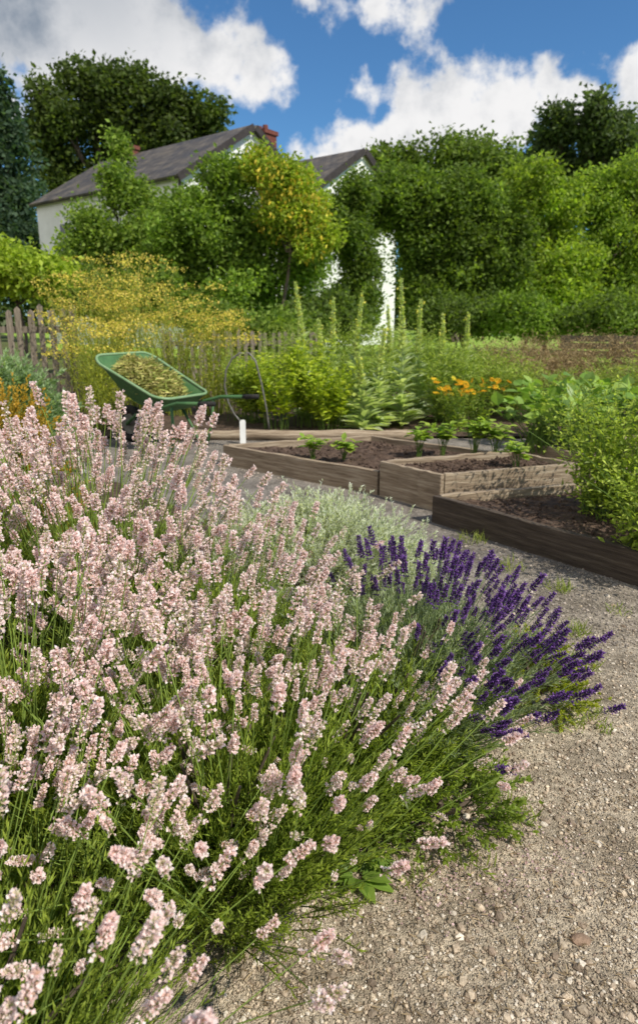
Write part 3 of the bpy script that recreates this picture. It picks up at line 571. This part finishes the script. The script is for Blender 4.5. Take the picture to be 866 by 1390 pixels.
def tray(mb):
    n=len(RIM); rings=[RIM,RIM*.66+BOT*.34+[0,0,-.012],RIM*.3+BOT*.7+[0,0,-.03],BOT]; inner=[BOT+[0,0,.004],rings[2]*.985+[0,0,.004],rings[1]*.99+[0,0,.003],RIM*.992]
    al=rings+inner; V=np.concatenate(al+[BOT.mean(0)[None],BOT.mean(0)[None]+[0,0,.004]]); Fq=[];F3=[]
    for k in range(len(al)-1):
        if k==3: continue
        for i in range(n): Fq.append((k*n+i,(k+1)*n+i,(k+1)*n+(i+1)%n,k*n+(i+1)%n))
    for i in range(n): F3.append((3*n+i,3*n+(i+1)%n,8*n)); F3.append((4*n+(i+1)%n,4*n+i,8*n+1))
    mb.raw(V,F3,Fq)
tr=wpart(tray,'tray',M_GREEN)
wpart(lambda mb: tube(mb,np.concatenate([RIM,RIM[:2]]),.013,7,cap=False),'rim',M_GREENL,tr)
for s in (-1,1):
    P=np.array([(.40,.06*s,.19),(.2,.12*s,.30),(-.1,.2*s,.36),(-.33,.27*s,.43),(-.5,.29*s,.475),(-.88,.30*s,.50)])
    h_=wpart(lambda mb: tube(mb,P,.017,8),'handle',M_GREEN)
    wpart(lambda mb: tube(mb,[(-.76,.30*s,.49),(-.80,.30*s,.494),(-.93,.30*s,.504)],[.021,.022,.021],8),'grip',M_RUBBER,h_)
    wpart(lambda mb: tube(mb,[(-.08,.2*s,.36),(-.2,.23*s,.15),(-.26,.24*s,.02),(-.36,.24*s,.015),(-.40,.25*s,.2),(-.42,.28*s,.44)],.013,7),'leg',M_GREEN)
wh=bpy.data.objects.new('wheel',None); COL.objects.link(wh); wh.parent=wb; wh.location=(.40,0,.185)
def tyre(mb):
    a=np.linspace(0,2*math.pi,29); V=[];Fq=[]
    for t in a[:-1]:
        for q in np.arange(8)*math.pi/4: rr=.145+.04*math.cos(q); V.append((rr*math.cos(t),.042*math.sin(q),rr*math.sin(t)))
    for i in range(28):
        for k in range(8): Fq.append((i*8+k,i*8+(k+1)%8,((i+1)%28)*8+(k+1)%8,((i+1)%28)*8+k))
    mb.raw(V,None,Fq)
wpart(tyre,'tyre',M_RUBBER,wh)
wpart(lambda mb:(tube(mb,[(0,-.03,0),(0,.03,0)],.10,20),tube(mb,[(0,-.07,0),(0,.07,0)],.014,8)),'rim',M_METAL,wh,False)
mb=MB(); K=7000; cc_=np.array([-1.53,6.04,0]); fx=np.array([-.853,.522,0]); fy=np.array([-.522,-.853,0])
u=rng.uniform(-1,1,K); v=rng.uniform(-1,1,K); ok=(u*u+v*v)<1; u,v=u[ok],v[ok]; K=len(u); lx=.06+.33*u; ly=.27*v
zz=.62+.20*(lx/.35)*.8+.10*(1-(u*u+v*v))+.03*np.sin(lx*22)*np.cos(ly*19)+rng.uniform(-.08,.02,K); P=cc_+fx*lx[:,None]+fy*ly[:,None]; P[:,2]=zz
d=norm(rng.normal(size=(K,3))*[1,1,.45]); l=rng.uniform(.03,.10,K); mb.inst(BLADE,frames(d),P,np.stack([l*.14+.003,l,l],1),cmix(K,(.24,.30,.06),(.58,.50,.20),.3))
tag(mb.build('garden_clippings',M_DRY),'heap of yellowing cut stems lying in the green wheelbarrow','clippings')
# ------------------------------------------------------------------ fences
def picket_fence(label,a,b,h,n,pw,group='weathered picket fences'):
    r=root('picket_fence',label,'fence',(a[0],a[1],0),group); a=np.array(a,float);b=np.array(b,float); d=(b-a)/np.linalg.norm(b-a); nn=np.array([-d[1],d[0]]); ln=np.linalg.norm(b-a)
    Mz=np.array([[d[0],nn[0],0,0],[d[1],nn[1],0,0],[0,0,1,0],[0,0,0,1.]])
    for i in range(n):
        s=ln*i/(n-1); w=pw*rng.uniform(.85,1.1); hh=h*rng.uniform(.95,1.03); tl=rng.normal()*.02; mb=MB(); V=[]
        for y in (-.03,-.008):
            V+=[(s-w/2,y,.03),(s+w/2,y,.03),(s+w/2+tl,y,hh-w*.5),(s+tl,y,hh),(s-w/2+tl,y,hh-w*.5)]
        V=np.array(V)@Mz[:3,:3].T+[a[0],a[1],0]
        mb.raw(V,[(4,2,3),(7,9,8)],[(0,1,2,4),(6,5,9,7),(0,5,6,1),(1,6,7,2),(2,7,8,3),(3,8,9,4),(4,9,5,0)]); mb.build('picket',M_GREYWOOD,r)
    for z in (h*.3,h*.74):
        mb=MB(); M=Mz.copy(); M[:3,3]=(a[0],a[1],0); boxm(mb,(-.05,0,z),(ln+.05,.04,z+.08),M=M); mb.build('rail',M_GREYWOOD,r)
    for s in np.linspace(.03,ln-.03,max(2,int(ln/1.6)+1)):
        mb=MB(); M=Mz.copy(); M[:3,3]=(a[0],a[1],0); boxm(mb,(s-.05,.042,0),(s+.05,.14,h*.95),M=M); mb.build('post',M_GREYWOOD,r)
picket_fence('grey picket fence at the left edge beside the golden plants',(X(-110,8.2),8.1),(X(105,8.5),8.5),1.36,16,.075)
picket_fence('low grey picket fence behind the border, right of the golden plants',(X(225,10.6),10.6),(X(430,11.2),11.2),1.0,24,.06)
r=root('rail_fence','dark low timber fence below the trees at the right edge','fence',(X(760,15),15,0))
for k,px in enumerate([765,830,900,960]):
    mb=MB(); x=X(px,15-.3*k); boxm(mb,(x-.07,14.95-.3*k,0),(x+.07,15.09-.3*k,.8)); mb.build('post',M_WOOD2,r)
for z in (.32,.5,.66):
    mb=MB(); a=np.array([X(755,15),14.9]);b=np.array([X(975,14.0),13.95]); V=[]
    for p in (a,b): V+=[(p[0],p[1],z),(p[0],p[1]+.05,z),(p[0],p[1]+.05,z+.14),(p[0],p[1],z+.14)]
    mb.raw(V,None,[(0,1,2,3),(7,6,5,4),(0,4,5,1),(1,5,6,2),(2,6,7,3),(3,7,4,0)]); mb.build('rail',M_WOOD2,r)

# ------------------------------------------------------------------ the white house
ho=root('white_house','white rendered house with slate roofs and a red chimney behind the trees','house',(-5,25,0)); th=math.atan2(.616,-.787); ho.rotation_euler=(0,0,th)
def hpart(fn,name,mat,parent=ho):
    mb=MB(); fn(mb); me=mb.mesh(name,mat,(0,0,0)); o=bpy.data.objects.new(name,me); COL.objects.link(o); o.parent=parent; return o
def gable(mb,x0,x1,y0,y1,ze,zr):
    ym=(y0+y1)/2; V=[]
    for x in (x0,x1): V+=[(x,y0,0),(x,y1,0),(x,y1,ze),(x,ym,zr),(x,y0,ze)]
    mb.raw(V,[(2,4,3),(7,8,9)],[(0,4,2,1),(5,6,7,9),(0,5,9,4),(1,2,7,6),(4,9,8,3),(2,3,8,7)])
def slab(mb,x0,x1,ya,za,yb,zb,t=.13):
    n=np.array([0,-(zb-za),(yb-ya)]); n=n/np.linalg.norm(n); n=n if n[2]>0 else -n
    V=[]
    for x in (x0,x1):
        for (y,z) in ((ya,za),(yb,zb)): V+=[np.array([x,y,z])+n*.004,np.array([x,y,z])+n*t]
    mb.raw(V,None,[(0,1,3,2),(4,6,7,5),(0,4,5,1),(2,3,7,6),(1,5,7,3),(0,2,6,4)])
def roofpair(x0,x1,y0,y1,ze,zr,ov=.3):
    ym=(y0+y1)/2; k=(zr-ze)/abs(y1-ym)
    for s,ye in ((1,max(y0,y1)),(-1,min(y0,y1))):
        ro=hpart(lambda mb: slab(mb,x0-ov,x1+ov,ye+s*ov,ze-k*ov,ym,zr),'roof',M_SLATE)
        hpart(lambda mb: slab(mb,x0-ov-.05,x0-ov-.003,ye+s*ov,ze-k*ov-.1,ym,zr-.1,.26),'verge_board',M_DARKTRIM,ro)
hpart(lambda mb: gable(mb,0,9.9,-7.5,0,6.14,8.45),'wall',M_WHITE); roofpair(0,9.9,-7.5,0,6.14,8.45,.2)
hpart(lambda mb: gable(mb,-3.32,3.0,-9.5,-3.87,6.0,7.65),'wall',M_WHITE); roofpair(-3.32,3.0,-9.5,-3.87,6.0,7.65,.15)
def chim(mb,x,y,z0,z1,w): boxm(mb,(x-w,y-w*.8,z0),(x+w,y+w*.8,z1)); boxm(mb,(x-w-.06,y-w*.8-.06,z1+.002),(x+w+.06,y+w*.8+.06,z1+.16))
ch=hpart(lambda mb: chim(mb,.8,-5.3,7.0,8.6,.45),'chimney',M_BRICK)
hpart(lambda mb: (tube(mb,[(.65,-5.3,8.75),(.65,-5.3,9.0)],[.14,.11],10),tube(mb,[(.98,-5.3,8.75),(.98,-5.3,9.0)],[.14,.11],10)),'chimney_pot',M_BRICK,ch)
c2=hpart(lambda mb: chim(mb,7.4,-3.6,8.0,8.7,.2),'chimney',M_BRICK)
for x,z in [(1.6,3.9),(4.6,3.9),(7.6,3.9),(1.6,1.2),(4.6,1.2),(7.6,1.2)]:
    w=hpart(lambda mb: boxm(mb,(x-.5,.003,z),(x+.5,.05,z+1.3)),'window',M_TAG); hpart(lambda mb: [boxm(mb,(x-.44+.46*i,.04,z+.06+.62*j),(x-.03+.46*i,.056,z+.62+.62*j)) for i in (0,1) for j in (0,1)],'pane',M_GLASS,w)
for y,z in [(-2.2,3.6),(-2.2,1.1)]:
    w=hpart(lambda mb: boxm(mb,(-.05,y-.5,z),(-.003,y+.5,z+1.2)),'window',M_TAG); hpart(lambda mb: [boxm(mb,(-.056,y-.44+.46*i,z+.06),(-.04,y-.03+.46*i,z+1.14)) for i in (0,1)],'pane',M_GLASS,w)
hpart(lambda mb: tube(mb,[(-.1,.12,.1),(-.1,.12,6.0)],.05,8),'drainpipe',M_DARKTRIM)

# ------------------------------------------------------------------ trees
def tree(name,label,lobes,Y,ca,cb,ls,nleaf,trunk=None,group=None,cat='tree',cr=.46,ncl=11,flat=1.0,extra=None,aspect=.62,tr_r=.16):
    L3=[]
    for q in lobes:
        px,py,rx,ry=q[:4]; yy=Y+(q[4] if len(q)>4 else rng.uniform(-1,1)*.04*Y*.5); c=W(px,py,yy); dep=yy*cp-(c[2]-H)*sp_; L3.append((c,rx*dep/F,ry*dep/F))
    tp=np.array([np.mean([c[0] for c,_,_ in L3]),Y,0]) if trunk is None else np.array([X(trunk,Y),Y,0])
    r=root(name,label,cat,tp,group)
    zl=min(c[2]-b for c,a,b in L3); zt=max(.3,zl+.35*(max(c[2] for c,_,_ in L3)-zl))
    top=np.array([np.mean([c[0] for c,_,_ in L3])*.5+tp[0]*.5,Y+.3,zt]); mb=MB(); big=(1 if Y<30 else 1.6)
    pts=[tp+(top-tp)*t+np.array([math.sin(t*5+Y)*.1,0,0]) for t in np.linspace(0,1,7)]; tube(mb,pts,np.linspace(tr_r,tr_r*.6,7)*big,8,(.1,.08,.06))
    for c,a,b in L3:
        p0=top*.85+tp*.15; m=(p0+c)/2+rng.normal(size=3)*.12*a+[0,.2,-.1*b]; tube(mb,[p0,(p0+m)/2,m,(m+c)/2,c],np.linspace(tr_r*.42,tr_r*.1,5)*big,6,(.1,.08,.06))
        for k in range(3):
            e=c+rdir(1)[0]*np.array([a,a,b])*.7; tube(mb,[m,(m+e)/2+rng.normal(size=3)*.06*a,e],np.linspace(tr_r*.18,tr_r*.04,3),5,(.1,.08,.06))
    mb.build('trunk',M_BARK,r)
    tot=sum(a*b for _,a,b in L3); mb=MB()
    for c,a,b in L3:
        nl=int(nleaf*a*b/tot); k=ncl; cd=rdir(k); cd[:,2]=cd[:,2]*.9+.1
        cc=c+cd*np.array([a,a,b])*(rng.uniform(.3,.92,(k,1))); rr=cr*np.array([a,a,b*flat]); per=nl//k
        for j in range(k):
            sx=rng.uniform(.7,1.25,3)
            d=rdir(per); rad=rng.random((per,1))**.5*rng.uniform(.8,1.3); P=cc[j]+d*rr*sx*rad; P+=rng.normal(size=P.shape)*ls*.9; P[:,2]=np.maximum(P[:,2],.05)
            ld=norm(d*.7+rng.normal(size=d.shape)*.8+[0,0,-.15]); s=ls*rng.uniform(.6,1.25,per); br=rng.uniform(.78,1.25)
            mb.inst(KITE,frames(ld,rdir(per)+d*.8),P,np.stack([s*aspect,s,s],1),cmix(per,ca,cb,.18)*br)
    mb.build('crown',M_FAR,r)
    if extra:
        mb=MB(); n,a_,b_,sz=extra
        for c,a,b in L3:
            m=n//len(L3); d=rdir(m); d[:,1]-=.2; P=c+norm(d)*np.array([a,a,b])*rng.uniform(.75,1.1,(m,1)); mb.inst(KITE,frames(rng.normal(size=(m,3))*.4+[0,0,-1.]),P,np.stack([np.full(m,sz*.5),np.full(m,sz),np.full(m,sz)],1),cmix(m,a_,b_,.15))
        mb.build('blossom',M_PETAL,r)
    return r
DG=((.08,.13,.03),(.18,.25,.05)); MG=((.11,.19,.03),(.27,.38,.06)); YG=((.20,.29,.03),(.42,.50,.06))
tree('conifer','dark blue green conifer at the upper left edge',[(0,130,12,35),(0,170,26,35),(-8,210,44,38),(-5,260,60,40),(-10,310,70,45),(0,350,70,40),(20,290,35,40)],38,(.04,.085,.05),(.10,.155,.085),.34,20000,trunk=-8,tr_r=.3,ncl=12,cr=.38,flat=.6)
tree('tree','big dark broadleaf tree rising behind the house roof at the upper left',[(75,150,38,40),(112,125,38,30),(165,118,42,27),(205,135,38,32),(240,150,36,30),(282,160,28,24),(65,200,35,40),(130,175,60,45),(200,190,60,45),(262,195,38,40),(90,240,60,50)],46,(.05,.08,.02),(.12,.165,.035),.36,36000,trunk=150,tr_r=.4,ncl=14,cr=.36)
tree('tree','light feathery tree in front of the left end of the house',[(165,205,16,28),(152,238,26,30),(182,275,40,36),(128,300,38,34),(160,330,60,44),(108,350,38,32),(214,315,38,42),(190,365,60,35),(120,385,50,30)],19,MG[0],(.30,.40,.07),.13,24000,trunk=160,ncl=12,cr=.40,tr_r=.08)
tree('tree','large bushy green tree hiding the middle of the house',[(300,240,36,28),(335,235,36,32),(270,280,48,40),(330,290,64,54),(388,300,48,50),(240,315,44,46),(290,350,66,52),(360,370,66,55),(415,370,40,52),(230,375,52,45),(320,410,80,42),(400,420,60,36),(250,420,60,35)],17,MG[0],MG[1],.12,56000,trunk=330,ncl=14,cr=.40,tr_r=.12)
tree('laburnum_tree','yellow blossoming tree in front of the gable',[(352,226,24,26),(378,240,28,28),(404,258,28,30),(425,285,22,30),(385,290,38,34),(428,320,28,35)],16.0,YG[0],YG[1],.10,15000,trunk=385,ncl=10,extra=(900,(.72,.56,.05),(.8,.66,.1),.12),tr_r=.05)
tree('tree','slim dark green tree between the two white gables',[(472,285,30,30),(492,262,28,26),(480,325,32,40),(488,375,30,42),(470,415,34,36),(494,415,22,36),(455,310,24,40)],19,(.08,.14,.025),(.21,.29,.05),.12,20000,trunk=476,ncl=13,cr=.42,tr_r=.06)
tree('tree','dark spreading fruit tree right of the white gable wall',[(518,262,32,32),(550,255,38,34),(580,270,46,42),(620,265,48,48),(598,320,46,48),(640,315,56,50),(605,370,52,44),(660,375,54,46),(690,320,34,52),(590,410,36,34),(640,412,50,34),(556,300,36,38),(522,298,28,28),(566,345,28,38),(562,395,24,36)],20,(.08,.135,.025),(.22,.31,.05),.14,50000,trunk=628,ncl=14,cr=.40,tr_r=.11)
tree('tree','green tree behind the fruit tree, its top against the white cloud',[(530,228,40,24),(575,225,50,28),(640,215,46,34),(680,240,40,38),(650,260,56,44),(700,280,40,50)],32,(.09,.145,.03),(.20,.27,.05),.24,20000,trunk=610,ncl=12,tr_r=.2,cr=.42)
tree('tree','sunny yellow green tree in the middle of the right hand trees',[(720,258,42,42),(745,305,52,48),(712,345,44,46),(765,360,58,46),(730,400,60,42),(780,412,50,38),(690,402,42,38)],21,(.15,.24,.03),(.35,.44,.06),.15,30000,trunk=735,ncl=13,tr_r=.1,cr=.40)
tree('tree','broad light green tree cut by the right edge of the photo',[(800,275,48,42),(845,258,50,46),(885,300,55,55),(820,320,56,48),(870,360,60,55),(815,380,58,46),(905,250,45,45),(860,410,60,40),(800,420,50,34)],22,(.13,.21,.03),(.31,.41,.06),.15,36000,trunk=850,ncl=13,tr_r=.1,cr=.40)
tree('conifer','dark conifer with ragged top at the upper right, the left of two',[(762,165,20,26),(755,190,32,24),(745,215,38,26),(770,235,46,32),(740,250,40,32)],42,(.045,.08,.03),(.125,.17,.055),.32,13000,trunk=757,tr_r=.3,cr=.34,ncl=12,flat=.7)
tree('conifer','dark conifer with forked top at the upper right, the right of two',[(815,155,18,26),(800,178,26,22),(832,175,26,26),(815,200,40,26),(850,200,34,30),(835,235,50,34),(880,220,30,40)],40,(.05,.085,.03),(.135,.185,.06),.32,16000,trunk=822,tr_r=.3,cr=.34,ncl=12,flat=.7)
sh=[('dark shrub below the bushy tree, left of the white wall',[(430,430,38,32),(395,440,38,28),(470,440,34,26)],14.5,DG),('dark shrub at the foot of the fruit tree, right of the white wall',[(582,436,30,22),(612,430,30,22),(655,438,30,18)],17.5,DG),
    ('dark undergrowth shrub below the yellow green tree',[(695,432,34,26),(738,440,36,22),(715,420,30,24)],16.5,MG),('shaded hedge shrub under the right edge tree',[(790,438,34,24),(830,430,42,32),(870,440,40,28),(910,425,44,36)],16.2,((.09,.14,.03),(.20,.28,.05))),
    ('light green shrub at the left edge above the picket fence',[(10,365,45,30),(55,378,40,28),(-40,365,45,40)],12.0,YG),('dark green shrub behind the golden plants below the house',[(90,395,50,36),(150,410,50,36),(210,410,46,36)],13.5,((.09,.15,.025),(.23,.32,.05))),
    ('mid green shrub in the back border left of the mulleins',[(300,440,50,28),(350,450,46,26),(400,455,40,22)],12.6,((.11,.18,.03),(.26,.35,.06)))]
for lab,lb,Y,(a,b) in sh: tree('shrub',lab,lb,Y,a,b,.11,11000,cat='shrub',ncl=11,cr=.5,tr_r=.04,group='shrubs below the trees')
mb=MB()
for k in range(60):
    an=R(-62+124*k/59); rr=70+rng.uniform(-4,8); c=np.array([math.sin(an)*rr,math.cos(an)*rr,rng.uniform(2,4.5)]); m=500; d=rdir(m); P=c+d*np.array([3.8,3,3.8])*rng.random((m,1))**.4; P[:,2]=np.abs(P[:,2])
    mb.inst(KITE,frames(rdir(m)),P,rng.uniform(.5,.9,m),cmix(m,(.05,.085,.025),(.12,.17,.045),.15)*rng.uniform(.8,1.2))
tag(mb.build('distant_wood',M_FAR),'far off dark wood closing the view beyond the trees','wood',kind='stuff')
# ------------------------------------------------------------------ small foreground plants
r=root('dock_weed','low broad leaved weed at the foot of the pink lavender on the gravel','weed',(*G(485,1195)[:2],.01)); O=np.array(r.location); K=17; a=np.linspace(0,6.0,K)+rng.uniform(-.2,.2,K); d=np.stack([np.cos(a),np.sin(a),rng.uniform(.12,.6,K)],-1)
mb=MB(); l=rng.uniform(.045,.09,K); mb.inst(LEAF,frames(d,np.array([0,0,1.])),O+d*.01,np.stack([l*.5,l,l],1),cmix(K,(.13,.22,.035),(.24,.35,.06),.12)); mb.build('leaf_rosette',M_GLOSS,r)
mb=MB()
for px,py,n,sp,h in [(785,905,60,.06,.07),(800,970,50,.05,.05),(770,985,40,.05,.05),(640,1165,40,.06,.04),(700,1110,50,.05,.06),(560,1190,40,.05,.04),(300,1290,60,.05,.08),(350,1260,40,.05,.05),(820,990,25,.03,.03),(640,735,60,.08,.08),(760,800,60,.06,.06),(690,770,60,.08,.06),(840,830,30,.05,.04),(470,1225,25,.04,.03),(780,860,50,.05,.07),(420,1190,50,.05,.05),(380,1215,50,.05,.06)]:
    p=G(px,py,.006); P=p+disc(n,sp); d=norm(rng.normal(size=(n,3))*[.6,.6,.1]+[0,0,1.]); l=h*rng.uniform(.5,1.1,n); mb.inst(BLADE,frames(d),P,np.stack([np.full(n,.004),l,l],1),cmix(n,(.17,.24,.04),(.40,.44,.12),.2))
tag(mb.build('grass_tufts',M_LEAF),'small green grass tufts and weeds along the gravel edges','grass',kind='stuff')
mb=MB(); n=900; px=rng.normal(620,90,n); py=rng.normal(1160,45,n); P=np.array([G(a,min(b,1300),.011) for a,b in zip(px,py)]); mb.inst(KITE,frames(norm(rng.normal(size=(n,3))*[1,1,.2])),P,rng.uniform(.003,.007,n),cmix(n,(.45,.30,.27),(.75,.55,.56),.15))
n=1600; px=rng.uniform(320,866,n); py=1080+rng.random(n)*300; P=np.array([G(a,b,.010) for a,b in zip(px,py)]); l=rng.uniform(.006,.022,n); mb.inst(BLADE,frames(norm(rng.normal(size=(n,3))*[1,1,.12])),P,np.stack([l*.10+.0008,l,l],1),cmix(n,(.16,.11,.06),(.46,.36,.22),.2))
tag(mb.build('fallen_petals',M_PETAL),'fallen pink petals and dry bits strewn on the gravel below the lavender','petals',kind='stuff')
